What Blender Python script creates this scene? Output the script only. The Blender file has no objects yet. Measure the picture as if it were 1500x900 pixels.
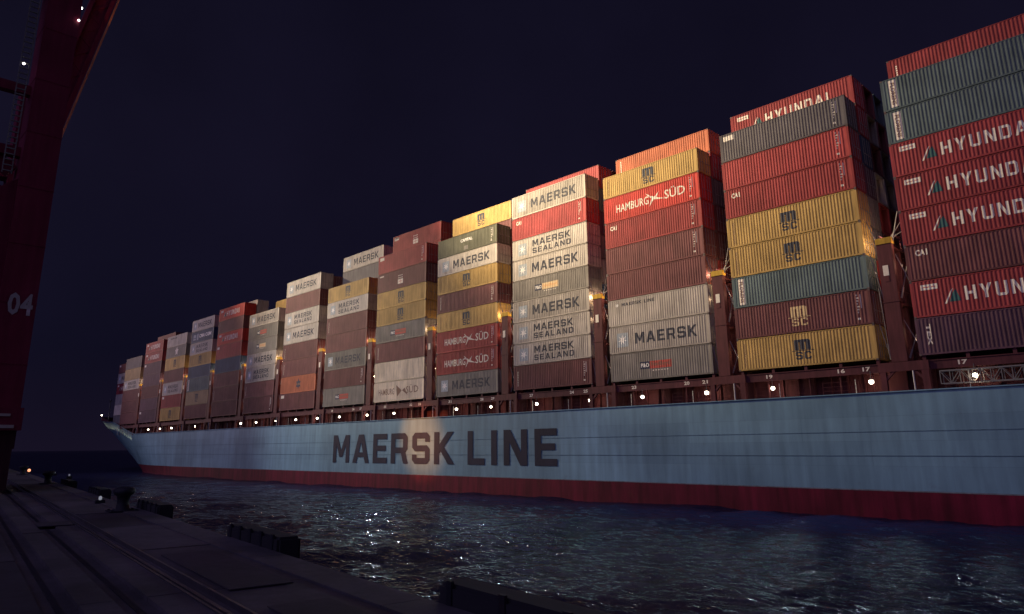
import bpy, bmesh, math, random
from mathutils import Vector, Matrix
R_ = math.radians
SC = bpy.context.scene
COL = SC.collection
random.seed(7)

# ------------------------------------------------------------------ camera
cam_d = bpy.data.cameras.new("camera")
cam = bpy.data.objects.new("camera", cam_d); COL.objects.link(cam)
vr = Vector((0.69895815, 0.71509631, -0.00973548))
vu = Vector((0.17850731, -0.16126437, 0.97063327))
vf = Vector((-0.69252628, 0.68016989, 0.24036696))
cam.matrix_world = Matrix(((vr.x, vu.x, -vf.x, 0), (vr.y, vu.y, -vf.y, 0), (vr.z, vu.z, -vf.z, 5.6), (0, 0, 0, 1)))
cam_d.sensor_width = 36; cam_d.lens = 1051.386 / 1500 * 36
cam_d.shift_y = -56.74 / 1500
cam_d.clip_start = 0.1; cam_d.clip_end = 20000
SC.camera = cam
SC.render.resolution_x = 1024; SC.render.resolution_y = 614

# ------------------------------------------------------------------ world: clear night sky over a port
W = bpy.data.worlds.new("World"); SC.world = W; W.use_nodes = True
nt = W.node_tree; nt.nodes.clear()
out = nt.nodes.new('ShaderNodeOutputWorld'); bg = nt.nodes.new('ShaderNodeBackground')
tc = nt.nodes.new('ShaderNodeTexCoord'); sx = nt.nodes.new('ShaderNodeSeparateXYZ')
rp = nt.nodes.new('ShaderNodeValToRGB')
nt.links.new(tc.outputs['Generated'], sx.inputs[0]); nt.links.new(sx.outputs['Z'], rp.inputs[0])
cr = rp.color_ramp
cr.elements[0].position = 0.0; cr.elements[0].color = (0.0090, 0.0066, 0.0180, 1)
cr.elements[1].position = 0.9; cr.elements[1].color = (0.0042, 0.0038, 0.0112, 1)
e = cr.elements.new(0.12); e.color = (0.0056, 0.0050, 0.0150, 1)
e = cr.elements.new(0.35); e.color = (0.0066, 0.0055, 0.0158, 1)
nzw = nt.nodes.new('ShaderNodeTexNoise'); nzw.inputs['Scale'].default_value = 3.0; nzw.inputs['Detail'].default_value = 4
nt.links.new(tc.outputs['Generated'], nzw.inputs['Vector'])
mrw = nt.nodes.new('ShaderNodeMapRange'); mrw.inputs[1].default_value = .3; mrw.inputs[2].default_value = .7
mrw.inputs[3].default_value = .78; mrw.inputs[4].default_value = 1.08
nt.links.new(nzw.outputs['Fac'], mrw.inputs[0])
nt.links.new(rp.outputs[0], bg.inputs[0]); nt.links.new(mrw.outputs[0], bg.inputs[1]); nt.links.new(bg.outputs[0], out.inputs[0])

# ------------------------------------------------------------------ the faint, even glow of the lit port
sd = bpy.data.lights.new("port_glow", 'SUN'); sd.energy = 0.44; sd.angle = R_(80); sd.color = (0.76, 0.64, 1.42)
so = bpy.data.objects.new("port_glow", sd); COL.objects.link(so)
so.rotation_euler = Vector((-0.10, 0.74, -0.62)).to_track_quat('-Z', 'Y').to_euler()

def spot(name, loc, tgt, power, col, size, blend=1.0, rad=0.5):
    d = bpy.data.lights.new(name, 'SPOT'); d.energy = power; d.color = col
    d.spot_size = R_(size); d.spot_blend = blend; d.shadow_soft_size = rad
    o = bpy.data.objects.new(name, d); COL.objects.link(o); o.location = loc
    o.rotation_euler = (Vector(tgt) - Vector(loc)).to_track_quat('-Z', 'Y').to_euler()
    return o
WARM = (1.0, 0.79, 0.50); COOL = (0.72, 0.95, 1.0)
# crane floodlights on the raised booms, warm sodium, trained on the top tiers
spot("crane_floodlight", (-100, 27, 70), (-63, 61.4, 50), 840000, WARM, 52)
spot("crane_floodlight", (-184, 24, 66), (-114, 61.4, 44), 480000, WARM, 46)
spot("crane_floodlight", (-272, 22, 58), (-184, 61.4, 38), 200000, (1.0, .66, .5), 46)
# neutral spill from the same cranes on the lower tiers and the hull
spot("crane_floodlight", (-152, 20, 50), (-92, 61.4, 8), 92000, (1.0, .93, .88), 58)
spot("crane_floodlight", (-254, 16, 44), (-166, 61.4, 8), 66000, (1.0, .86, 1.0), 56)
spot("hull_glow_spot", (-92, 28, 20), (-80.5, 61.3, 6.6), 95000, (1.0, .32, .09), 17)  # added spot for an orange glow on the hull, no lamp stands here
SC.view_settings.view_transform = 'Standard'; SC.view_settings.look = 'None'
SC.view_settings.exposure = 0; SC.view_settings.gamma = 1

# ================================================================== materials
MATS = {}
def newmat(name):
    m = bpy.data.materials.new(name); m.use_nodes = True; MATS[name] = m
    return m, m.node_tree, m.node_tree.nodes['Principled BSDF']
def node(t, k, **kw):
    n = t.nodes.new(k)
    for a, b in kw.items():
        if a.startswith('i_'): n.inputs[a[2:]].default_value = b
        else: setattr(n, a, b)
    return n
def painted(name, c, rough=.7, dirt=.35, streak=True, rust=.3, metal=0., scale=1., rnd=.18, spec=.18):
    """paint with vertical streaks, blotches, scattered rust and a per-object tint"""
    m, t, p = newmat(name)
    co = node(t, 'ShaderNodeTexCoord'); oi = node(t, 'ShaderNodeObjectInfo')
    add = node(t, 'ShaderNodeVectorMath', operation='ADD')
    t.links.new(co.outputs['Object'], add.inputs[0])
    sc_ = node(t, 'ShaderNodeVectorMath', operation='SCALE'); sc_.inputs[0].default_value = (71, 37, 53)
    t.links.new(oi.outputs['Random'], sc_.inputs['Scale']); t.links.new(sc_.outputs[0], add.inputs[1])
    mp = node(t, 'ShaderNodeMapping'); mp.inputs['Scale'].default_value = (3.5 * scale, 3.5 * scale, .35 * scale) if streak else (scale,) * 3
    t.links.new(add.outputs[0], mp.inputs[0])
    n1 = node(t, 'ShaderNodeTexNoise', i_Scale=1.0, i_Detail=5.0, i_Roughness=.6); t.links.new(mp.outputs[0], n1.inputs['Vector'])
    n2 = node(t, 'ShaderNodeTexNoise', i_Scale=.45 * scale, i_Detail=4.0); t.links.new(add.outputs[0], n2.inputs['Vector'])
    n3 = node(t, 'ShaderNodeTexNoise', i_Scale=2.6 * scale, i_Detail=8.0, i_Roughness=.72); t.links.new(add.outputs[0], n3.inputs['Vector'])
    mr = node(t, 'ShaderNodeMapRange'); mr.inputs[1].default_value = .3; mr.inputs[2].default_value = .72
    mr.inputs[3].default_value = 1.0 + dirt * .35; mr.inputs[4].default_value = 1 - dirt
    t.links.new(n1.outputs['Fac'], mr.inputs[0])
    mr2 = node(t, 'ShaderNodeMapRange'); mr2.inputs[1].default_value = .3; mr2.inputs[2].default_value = .7
    mr2.inputs[3].default_value = 1.12; mr2.inputs[4].default_value = 1 - dirt * .6
    t.links.new(n2.outputs['Fac'], mr2.inputs[0])
    mu = node(t, 'ShaderNodeMath', operation='MULTIPLY'); t.links.new(mr.outputs[0], mu.inputs[0]); t.links.new(mr2.outputs[0], mu.inputs[1])
    mr4 = node(t, 'ShaderNodeMapRange'); mr4.inputs[3].default_value = 1 - rnd; mr4.inputs[4].default_value = 1 + rnd
    t.links.new(oi.outputs['Random'], mr4.inputs[0])
    mu2 = node(t, 'ShaderNodeMath', operation='MULTIPLY'); t.links.new(mu.outputs[0], mu2.inputs[0]); t.links.new(mr4.outputs[0], mu2.inputs[1])
    vs = node(t, 'ShaderNodeVectorMath', operation='SCALE'); vs.inputs[0].default_value = c
    t.links.new(mu2.outputs[0], vs.inputs['Scale'])
    mr3 = node(t, 'ShaderNodeMapRange'); mr3.inputs[1].default_value = .60; mr3.inputs[2].default_value = .74
    mr3.inputs[3].default_value = 0; mr3.inputs[4].default_value = rust
    t.links.new(n3.outputs['Fac'], mr3.inputs[0])
    mx = node(t, 'ShaderNodeMix', data_type='RGBA'); mx.inputs[7].default_value = (.11, .038, .018, 1)
    t.links.new(mr3.outputs[0], mx.inputs[0]); t.links.new(vs.outputs[0], mx.inputs[6])
    t.links.new(mx.outputs[2], p.inputs['Base Color'])
    p.inputs['Roughness'].default_value = rough; p.inputs['Metallic'].default_value = metal
    p.inputs['Specular IOR Level'].default_value = spec
    bp = node(t, 'ShaderNodeBump', i_Strength=.25, i_Distance=.02); t.links.new(n3.outputs['Fac'], bp.inputs['Height'])
    t.links.new(bp.outputs[0], p.inputs['Normal'])
    return m
def plain(name, c, rough=.75, metal=0., emis=None, es=0):
    m, t, p = newmat(name)
    n = node(t, 'ShaderNodeTexNoise', i_Scale=6.0, i_Detail=3.0); co = node(t, 'ShaderNodeTexCoord'); t.links.new(co.outputs['Object'], n.inputs['Vector'])
    mr = node(t, 'ShaderNodeMapRange'); mr.inputs[3].default_value = .8; mr.inputs[4].default_value = 1.15; t.links.new(n.outputs['Fac'], mr.inputs[0])
    vs = node(t, 'ShaderNodeVectorMath', operation='SCALE'); vs.inputs[0].default_value = c; t.links.new(mr.outputs[0], vs.inputs['Scale'])
    t.links.new(vs.outputs[0], p.inputs['Base Color'])
    p.inputs['Roughness'].default_value = rough; p.inputs['Metallic'].default_value = metal
    if emis:
        p.inputs['Emission Color'].default_value = (*emis, 1); p.inputs['Emission Strength'].default_value = es
    return m

CC = {  # container paints: name -> (material, word)
 'Y': (painted('yellow_container_paint', (.56, .365, .12)), 'yellow'),
 'm': (painted('maroon_container_paint', (.17, .062, .062)), 'maroon'),
 'p': (painted('purple_container_paint', (.14, .07, .095)), 'dull purple'),
 'r': (painted('red_container_paint', (.36, .055, .055)), 'red'),
 'R': (painted('bright_red_container_paint', (.52, .05, .04)), 'bright red'),
 'h': (painted('brick_red_container_paint', (.34, .055, .058)), 'brick red'),
 'o': (painted('orange_container_paint', (.50, .155, .08)), 'orange'),
 'g': (painted('pale_grey_container_paint', (.50, .45, .385)), 'pale grey'),
 'd': (painted('dark_grey_container_paint', (.235, .215, .185)), 'dark grey'),
 't': (painted('teal_container_paint', (.12, .165, .165)), 'grey teal'),
 'n': (painted('slate_container_paint', (.15, .135, .14)), 'slate grey'),
 'G': (painted('dark_green_container_paint', (.11, .11, .075)), 'dark green'),
 'b': (painted('blue_container_paint', (.05, .085, .15)), 'dark blue'),
 'w': (painted('cream_container_paint', (.74, .64, .48)), 'cream'),
 'k': (painted('tan_container_paint', (.33, .24, .13)), 'tan'),
}
INK = plain('dark_lettering', (.025, .028, .045)); WHT = plain('cream_lettering', (.80, .72, .60))
SILV = plain('white_emblem', (.85, .82, .76)); BLUP = plain('pale_blue_panel', (.36, .41, .44))
REDP = plain('red_panel', (.50, .07, .05)); ORGP = plain('orange_panel', (.80, .45, .18)); NAVP = plain('navy_panel', (.02, .025, .06))
TEAL = plain('dark_teal_emblem', (.02, .10, .10)); BROWN = plain('brown_lettering', (.22, .12, .08)); YELL = plain('pale_yellow_lettering', (.62, .45, .22))
STEEL = plain('galvanised_rod', (.26, .24, .23), .5, .4)
SHIPRED = painted('oxide_red_steel', (.12, .036, .040), rust=.35, rnd=.05)
SHIPRED2 = painted('worn_oxide_red_steel', (.11, .033, .04), rust=.4, rnd=.05)
CAPY = painted('yellow_cap_paint', (.62, .38, .05)); GREYM = painted('grey_steel', (.20, .19, .18))
WPIPE = plain('white_pipe', (.62, .58, .52))
HULLBLUE = painted('light_blue_hull_paint', (.20, .355, .425), rough=.5, dirt=.26, rust=.2, scale=.35, rnd=0, spec=.3)
def plates(m):
    t = m.node_tree; p = t.nodes['Principled BSDF']; l = p.inputs['Base Color'].links[0]; src_ = l.from_socket
    geo = node(t, 'ShaderNodeNewGeometry'); mp = node(t, 'ShaderNodeMapping'); mp.inputs['Rotation'].default_value = (R_(90), 0, 0); t.links.new(geo.outputs['Position'], mp.inputs[0])
    br = node(t, 'ShaderNodeTexBrick'); br.inputs['Scale'].default_value = 1; br.inputs['Brick Width'].default_value = 11.0; br.inputs['Row Height'].default_value = 1.9; br.inputs['Mortar Size'].default_value = .02; br.inputs['Mortar Smooth'].default_value = .6
    br.inputs['Color1'].default_value = (1.05, 1.05, 1.05, 1); br.inputs['Color2'].default_value = (.90, .91, .93, 1); br.inputs['Mortar'].default_value = (.80, .80, .80, 1)
    t.links.new(mp.outputs[0], br.inputs['Vector'])
    ns = node(t, 'ShaderNodeTexNoise', i_Scale=.055, i_Detail=3.0); mp2 = node(t, 'ShaderNodeMapping'); mp2.inputs['Scale'].default_value = (1.6, 1, .25); t.links.new(geo.outputs['Position'], mp2.inputs[0]); t.links.new(mp2.outputs[0], ns.inputs['Vector'])
    mr = node(t, 'ShaderNodeMapRange'); mr.inputs[1].default_value = .35; mr.inputs[2].default_value = .65; mr.inputs[3].default_value = .80; mr.inputs[4].default_value = 1.12; t.links.new(ns.outputs['Fac'], mr.inputs[0])
    mx = node(t, 'ShaderNodeMix', data_type='RGBA', blend_type='MULTIPLY'); mx.inputs[0].default_value = 1; t.links.new(src_, mx.inputs[6]); t.links.new(br.outputs[0], mx.inputs[7])
    vs = node(t, 'ShaderNodeVectorMath', operation='SCALE'); t.links.new(mx.outputs[2], vs.inputs[0]); t.links.new(mr.outputs[0], vs.inputs['Scale']); t.links.new(vs.outputs[0], p.inputs['Base Color'])
    b1 = [n for n in t.nodes if n.type == 'BUMP'][0]; b2 = node(t, 'ShaderNodeBump', i_Strength=.6, i_Distance=.04)
    ns2 = node(t, 'ShaderNodeTexNoise', i_Scale=.5, i_Detail=2.0); t.links.new(geo.outputs['Position'], ns2.inputs['Vector']); t.links.new(ns2.outputs['Fac'], b2.inputs['Height']); t.links.new(b1.outputs[0], b2.inputs['Normal']); t.links.new(b2.outputs[0], p.inputs['Normal'])
plates(HULLBLUE)
HULLRED = painted('antifouling_red', (.15, .008, .027), rough=.7, dirt=.55, rust=.45, scale=.4, rnd=0)
CRANERED = painted('crane_red_paint', (.19, .022, .05), rough=.5, dirt=.25, rust=.1, rnd=0)
RUBBER = plain('black_rubber', (.012, .011, .015), .85); IRON = painted('cast_iron', (.022, .022, .03), rough=.6)
RAILM = painted('rail_steel', (.22, .20, .22), rough=.35, metal=.8, rust=.15)
BULB = plain('lamp_bulb', (.9, .9, .8), emis=(1.0, .88, .68), es=16)
BULBW = plain('warm_bulb', (.9, .8, .6), emis=(1.0, .75, .45), es=26)
BULBR = plain('orange_bulb', (.9, .5, .3), emis=(1.0, .38, .18), es=1.6)

def concrete(name, c):
    m, t, p = newmat(name)
    co = node(t, 'ShaderNodeTexCoord'); geo = node(t, 'ShaderNodeNewGeometry'); oi = node(t, 'ShaderNodeObjectInfo')
    n1 = node(t, 'ShaderNodeTexNoise', i_Scale=.35, i_Detail=7.0, i_Roughness=.65); n2 = node(t, 'ShaderNodeTexNoise', i_Scale=5.0, i_Detail=8.0, i_Roughness=.7)
    t.links.new(geo.outputs['Position'], n1.inputs['Vector']); t.links.new(geo.outputs['Position'], n2.inputs['Vector'])
    m1 = node(t, 'ShaderNodeMapRange'); m1.inputs[1].default_value = .35; m1.inputs[2].default_value = .65; m1.inputs[3].default_value = .45; m1.inputs[4].default_value = 1.3
    m2 = node(t, 'ShaderNodeMapRange'); m2.inputs[1].default_value = .3; m2.inputs[2].default_value = .7; m2.inputs[3].default_value = .7; m2.inputs[4].default_value = 1.2
    m3 = node(t, 'ShaderNodeMapRange'); m3.inputs[3].default_value = .88; m3.inputs[4].default_value = 1.1
    t.links.new(n1.outputs['Fac'], m1.inputs[0]); t.links.new(n2.outputs['Fac'], m2.inputs[0]); t.links.new(oi.outputs['Random'], m3.inputs[0])
    a = node(t, 'ShaderNodeMath', operation='MULTIPLY'); b = node(t, 'ShaderNodeMath', operation='MULTIPLY')
    t.links.new(m1.outputs[0], a.inputs[0]); t.links.new(m2.outputs[0], a.inputs[1]); t.links.new(a.outputs[0], b.inputs[0]); t.links.new(m3.outputs[0], b.inputs[1])
    vs = node(t, 'ShaderNodeVectorMath', operation='SCALE'); vs.inputs[0].default_value = c; t.links.new(b.outputs[0], vs.inputs['Scale'])
    t.links.new(vs.outputs[0], p.inputs['Base Color']); p.inputs['Roughness'].default_value = .75
    bp = node(t, 'ShaderNodeBump', i_Strength=.5, i_Distance=.02); t.links.new(n2.outputs['Fac'], bp.inputs['Height']); t.links.new(bp.outputs[0], p.inputs['Normal'])
    return m
CONC = concrete('quay_concrete', (.080, .068, .080)); ASPH = concrete('dark_paving', (.045, .036, .048)); COPE = concrete('coping_concrete', (.088, .077, .088))

m, t, p = newmat('harbour_water')
p.inputs['Base Color'].default_value = (.004, .006, .013, 1); p.inputs['Roughness'].default_value = .05; p.inputs['IOR'].default_value = 1.333
geo = node(t, 'ShaderNodeNewGeometry')
mp = node(t, 'ShaderNodeMapping'); mp.inputs['Rotation'].default_value = (0, 0, R_(38)); mp.inputs['Scale'].default_value = (.62, 1.0, 1.0); t.links.new(geo.outputs['Position'], mp.inputs[0])
wn = [node(t, 'ShaderNodeTexNoise', i_Scale=s, i_Detail=d, i_Roughness=.6) for s, d in ((.9, 1.5), (2.9, 1.5), (7.5, 1.))]
acc = None
for n, k in zip(wn, (.28, .19, .07)):
    t.links.new(mp.outputs[0], n.inputs['Vector'])
    q = node(t, 'ShaderNodeMath', operation='MULTIPLY'); q.inputs[1].default_value = k; t.links.new(n.outputs['Fac'], q.inputs[0])
    if acc is None: acc = q
    else:
        s = node(t, 'ShaderNodeMath', operation='ADD'); t.links.new(acc.outputs[0], s.inputs[0]); t.links.new(q.outputs[0], s.inputs[1]); acc = s
bp = node(t, 'ShaderNodeBump', i_Strength=1.0, i_Distance=.60); t.links.new(acc.outputs[0], bp.inputs['Height'])
# a wind-ruffled surface: dark body plus a glossy layer well below the mirror value of calm water
t.nodes.remove(p); ow = [n for n in t.nodes if n.type == 'OUTPUT_MATERIAL'][0]
df = node(t, 'ShaderNodeBsdfDiffuse'); df.inputs[0].default_value = (.011, .012, .036, 1)
gl = node(t, 'ShaderNodeBsdfGlossy', i_Roughness=.075); fr = node(t, 'ShaderNodeFresnel', i_IOR=1.333)
fp = node(t, 'ShaderNodeMath', operation='POWER'); fp.inputs[1].default_value = 4.0; fq = node(t, 'ShaderNodeMath', operation='MULTIPLY'); fq.inputs[1].default_value = .8
fm = node(t, 'ShaderNodeMath', operation='MULTIPLY_ADD'); fm.inputs[1].default_value = .19
for n in (df, gl, fr): t.links.new(bp.outputs[0], n.inputs['Normal'])
ms = node(t, 'ShaderNodeMixShader'); t.links.new(fr.outputs[0], fm.inputs[0]); t.links.new(fr.outputs[0], fp.inputs[0]); t.links.new(fp.outputs[0], fq.inputs[0]); t.links.new(fq.outputs[0], fm.inputs[2]); t.links.new(fm.outputs[0], ms.inputs[0])
t.links.new(df.outputs[0], ms.inputs[1]); t.links.new(gl.outputs[0], ms.inputs[2]); t.links.new(ms.outputs[0], ow.inputs[0])
WATER = m

# ================================================================== helpers
class MB:
    def __init__(s): s.v = []; s.f = []
    def quad(s, *p): b = len(s.v); s.v += [tuple(q) for q in p]; s.f.append(tuple(range(b, b + len(p))))
    def box(s, x0, x1, y0, y1, z0, z1):
        b = len(s.v)
        s.v += [(x, y, z) for z in (z0, z1) for y in (y0, y1) for x in (x0, x1)]
        s.f += [tuple(b + i for i in f) for f in ((0, 2, 3, 1), (4, 5, 7, 6), (0, 1, 5, 4), (2, 6, 7, 3), (0, 4, 6, 2), (1, 3, 7, 5))]
    def beam(s, a, b_, w, h=None):
        h = h or w; a = Vector(a); b2 = Vector(b_); d = (b2 - a).normalized()
        up = Vector((0, 0, 1)) if abs(d.z) < .95 else Vector((1, 0, 0))
        sd_ = d.cross(up).normalized(); u = sd_.cross(d).normalized(); b = len(s.v)
        for q in (a, b2):
            for i, j in ((-1, -1), (1, -1), (1, 1), (-1, 1)): s.v.append(tuple(q + sd_ * i * w / 2 + u * j * h / 2))
        s.f += [tuple(b + i for i in f) for f in ((0, 3, 2, 1), (4, 5, 6, 7), (0, 1, 5, 4), (1, 2, 6, 5), (2, 3, 7, 6), (3, 0, 4, 7))]
    def tube(s, a, b_, r, n=8, r2=None):
        r2 = r if r2 is None else r2
        a = Vector(a); b2 = Vector(b_); d = (b2 - a).normalized()
        up = Vector((0, 0, 1)) if abs(d.z) < .95 else Vector((1, 0, 0))
        sd_ = d.cross(up).normalized(); u = sd_.cross(d).normalized(); b = len(s.v)
        for q, rr in ((a, r), (b2, r2)):
            for i in range(n):
                an = 2 * math.pi * i / n; s.v.append(tuple(q + sd_ * math.cos(an) * rr + u * math.sin(an) * rr))
        for i in range(n):
            j = (i + 1) % n; s.f.append((b + i, b + j, b + n + j, b + n + i))
        s.f.append(tuple(b + i for i in reversed(range(n)))); s.f.append(tuple(b + n + i for i in range(n)))
    def lathe(s, c, prof, n=16):
        b = len(s.v)
        for r, z in prof:
            for i in range(n):
                a = 2 * math.pi * i / n; s.v.append((c[0] + r * math.cos(a), c[1] + r * math.sin(a), c[2] + z))
        for k in range(len(prof) - 1):
            for i in range(n):
                j = (i + 1) % n; s.f.append((b + k * n + i, b + k * n + j, b + (k + 1) * n + j, b + (k + 1) * n + i))
        s.f.append(tuple(b + i for i in reversed(range(n)))); s.f.append(tuple(b + (len(prof) - 1) * n + i for i in range(n)))
    def mesh(s, name, mat=None):
        me = bpy.data.meshes.new(name); me.from_pydata(s.v, [], s.f); me.update()
        if mat: me.materials.append(mat)
        return me
def link(name, me, parent=None, loc=None, mat=None, rot=None):
    o = bpy.data.objects.new(name, me); COL.objects.link(o)
    if parent: o.parent = parent
    if loc is not None: o.location = loc
    if rot is not None: o.rotation_euler = rot
    if mat is not None:
        if not me.materials: me.materials.append(mat)
        o.material_slots[0].link = 'OBJECT'; o.material_slots[0].material = mat
    return o
def tag(o, label=None, cat=None, group=None, kind=None):
    for k, v in (('label', label), ('category', cat), ('group', group), ('kind', kind)):
        if v: o[k] = v
    return o
def empty(name, loc=(0, 0, 0), rz=0, parent=None):
    o = bpy.data.objects.new(name, None); COL.objects.link(o); o.location = loc; o.rotation_euler = (0, 0, rz); o.empty_display_size = .3
    if parent: o.parent = parent
    return o
DG = None
def curve_to_mesh(cu, name):
    o = bpy.data.objects.new('tmp', cu); COL.objects.link(o)
    dg = bpy.context.evaluated_depsgraph_get(); dg.update()
    me = bpy.data.meshes.new_from_object(o.evaluated_get(dg)); me.name = name
    bpy.data.objects.remove(o); bpy.data.curves.remove(cu)
    return me
def poly_mesh(name, contours):
    """even-odd filled flat outlines in the XY plane"""
    cu = bpy.data.curves.new(name, 'CURVE'); cu.dimensions = '2D'; cu.fill_mode = 'BOTH'
    for c in contours:
        sp = cu.splines.new('POLY'); sp.points.add(len(c) - 1)
        for i, q in enumerate(c): sp.points[i].co = (q[0], q[1], 0, 1)
        sp.use_cyclic_u = True
    return curve_to_mesh(cu, name)
def text_mesh(name, txt, bold=0., spacing=1.0):
    cu = bpy.data.curves.new(name, 'FONT'); cu.body = txt; cu.size = 1; cu.fill_mode = 'BOTH'; cu.resolution_u = 2
    cu.offset = bold; cu.space_character = spacing
    return curve_to_mesh(cu, name)
GL = {
 'M': (.95, [[(0,0),(0,1),(.24,1),(.475,.45),(.71,1),(.95,1),(.95,0),(.75,0),(.75,.64),(.56,.2),(.39,.2),(.2,.64),(.2,0)]]),
 'A': (.9, [[(0,0),(.31,1),(.59,1),(.9,0),(.69,0),(.62,.2),(.28,.2),(.21,0)], [(.34,.37),(.56,.37),(.45,.74)]]),
 'E': (.72, [[(0,0),(0,1),(.72,1),(.72,.81),(.21,.81),(.21,.6),(.66,.6),(.66,.42),(.21,.42),(.21,.19),(.72,.19),(.72,0)]]),
 'R': (.82, [[(0,0),(0,1),(.68,1),(.8,.88),(.8,.48),(.7,.37),(.83,0),(.61,0),(.5,.34),(.21,.34),(.21,0)], [(.21,.81),(.59,.81),(.59,.53),(.21,.53)]]),
 'S': (.78, [[(0,.12),(0,.3),(.2,.3),(.2,.19),(.58,.19),(.58,.4),(.12,.4),(0,.52),(0,.88),(.12,1),(.66,1),(.78,.88),(.78,.7),(.58,.7),(.58,.81),(.2,.81),(.2,.59),(.66,.59),(.78,.47),(.78,.12),(.66,0),(.12,0)]]),
 'K': (.85, [[(0,0),(0,1),(.21,1),(.21,.6),(.56,1),(.82,1),(.42,.53),(.85,0),(.59,0),(.28,.4),(.21,.32),(.21,0)]]),
 'L': (.66, [[(0,0),(0,1),(.21,1),(.21,.19),(.66,.19),(.66,0)]]),
 'I': (.21, [[(0,0),(0,1),(.21,1),(.21,0)]]),
 'N': (.82, [[(0,0),(0,1),(.24,1),(.61,.36),(.61,1),(.82,1),(.82,0),(.58,0),(.21,.64),(.21,0)]]),
 'D': (.8, [[(0,0),(0,1),(.64,1),(.8,.84),(.8,.16),(.64,0)], [(.21,.81),(.55,.81),(.59,.77),(.59,.23),(.55,.19),(.21,.19)]]),
 'C': (.76, [[(0,.14),(0,.86),(.14,1),(.62,1),(.76,.86),(.76,.66),(.55,.66),(.55,.81),(.21,.81),(.21,.19),(.55,.19),(.55,.34),(.76,.34),(.76,.14),(.62,0),(.14,0)]]),
 'U': (.8, [[(0,.14),(0,1),(.21,1),(.21,.19),(.59,.19),(.59,1),(.8,1),(.8,.14),(.66,0),(.14,0)]]),
 'H': (.8, [[(0,0),(0,1),(.22,1),(.22,.6),(.58,.6),(.58,1),(.8,1),(.8,0),(.58,0),(.58,.4),(.22,.4),(.22,0)]]),
 'Y': (.86, [[(.32,0),(.32,.4),(0,1),(.25,1),(.43,.62),(.61,1),(.86,1),(.54,.4),(.54,0)]]),
 'm': (1.1, [[(0,0),(0,1),(.96,1),(1.1,.88),(1.1,0),(.8,0),(.8,.74),(.7,.74),(.7,0),(.4,0),(.4,.74),(.3,.74),(.3,0)]]),
 ' ': (.35, []),
}
def block_contours(txt, gap=.2):
    x = 0; out_ = []
    for ch in txt:
        w, cs = GL[ch]
        for c in cs: out_.append([(q[0] + x, q[1]) for q in c])
        x += w + gap
    return out_
def fit_mesh(me, x0, x1, z0, z1):
    """move a flat XY mesh into the box x0..x1, z0..z1 (y=0 plane, facing -Y)"""
    xs = [v.co.x for v in me.vertices]; ys = [v.co.y for v in me.vertices]
    a, b, c, d = min(xs), max(xs), min(ys), max(ys)
    for v in me.vertices:
        v.co = ((v.co.x - a) / (b - a) * (x1 - x0) + x0, 0, (v.co.y - c) / (d - c) * (z1 - z0) + z0)
    return me
def join_meshes(name, ms):
    bm = bmesh.new()
    for q in ms: bm.from_mesh(q)
    me = bpy.data.meshes.new(name); bm.to_mesh(me); bm.free(); me.materials.clear()
    for q in ms: bpy.data.meshes.remove(q)
    return me

# ================================================================== containers
CL = 12.19; CW = 2.438
X_A, X_B = .22, CL - .22          # corrugated zone
PER = .2765; NP = int((X_B - X_A) / PER)
PROF = [(0, 0), (.072, 0), (.140, .026), (.210, .026)]
def prof_pts():
    pts = [(.16, .004)]
    x = X_A
    for i in range(int((X_B - X_A) / PER)):
        for a, d in PROF: pts.append((x + a, d + .004))
        x += PER
    pts.append((CL - .16, .004))
    return pts
PP = prof_pts(); PX = [q[0] for q in PP]
def prof_y(x):
    if x <= PP[0][0] or x >= PP[-1][0]: return 0.0
    import bisect
    i = bisect.bisect_right(PX, x) - 1; i = max(0, min(i, len(PP) - 2))
    a, b = PP[i], PP[i + 1]; k = (x - a[0]) / (b[0] - a[0] + 1e-9)
    return a[1] + (b[1] - a[1]) * k
def decal(me):
    """cut a flat print along the corrugation lines and press it onto the profile"""
    bm = bmesh.new(); bm.from_mesh(me)
    xs = [v.co.x for v in bm.verts]; lo, hi = min(xs), max(xs)
    for x in PX:
        if lo < x < hi:
            bmesh.ops.bisect_plane(bm, geom=bm.verts[:] + bm.edges[:] + bm.faces[:], dist=1e-5, plane_co=(x, 0, 0), plane_no=(1, 0, 0))
    for v in bm.verts: v.co.y = prof_y(v.co.x) - .008
    bm.normal_update()
    for f in bm.faces:
        if f.normal.y > 0: f.normal_flip()
    bm.to_mesh(me); bm.free(); me.materials.clear()
    return me

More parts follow.
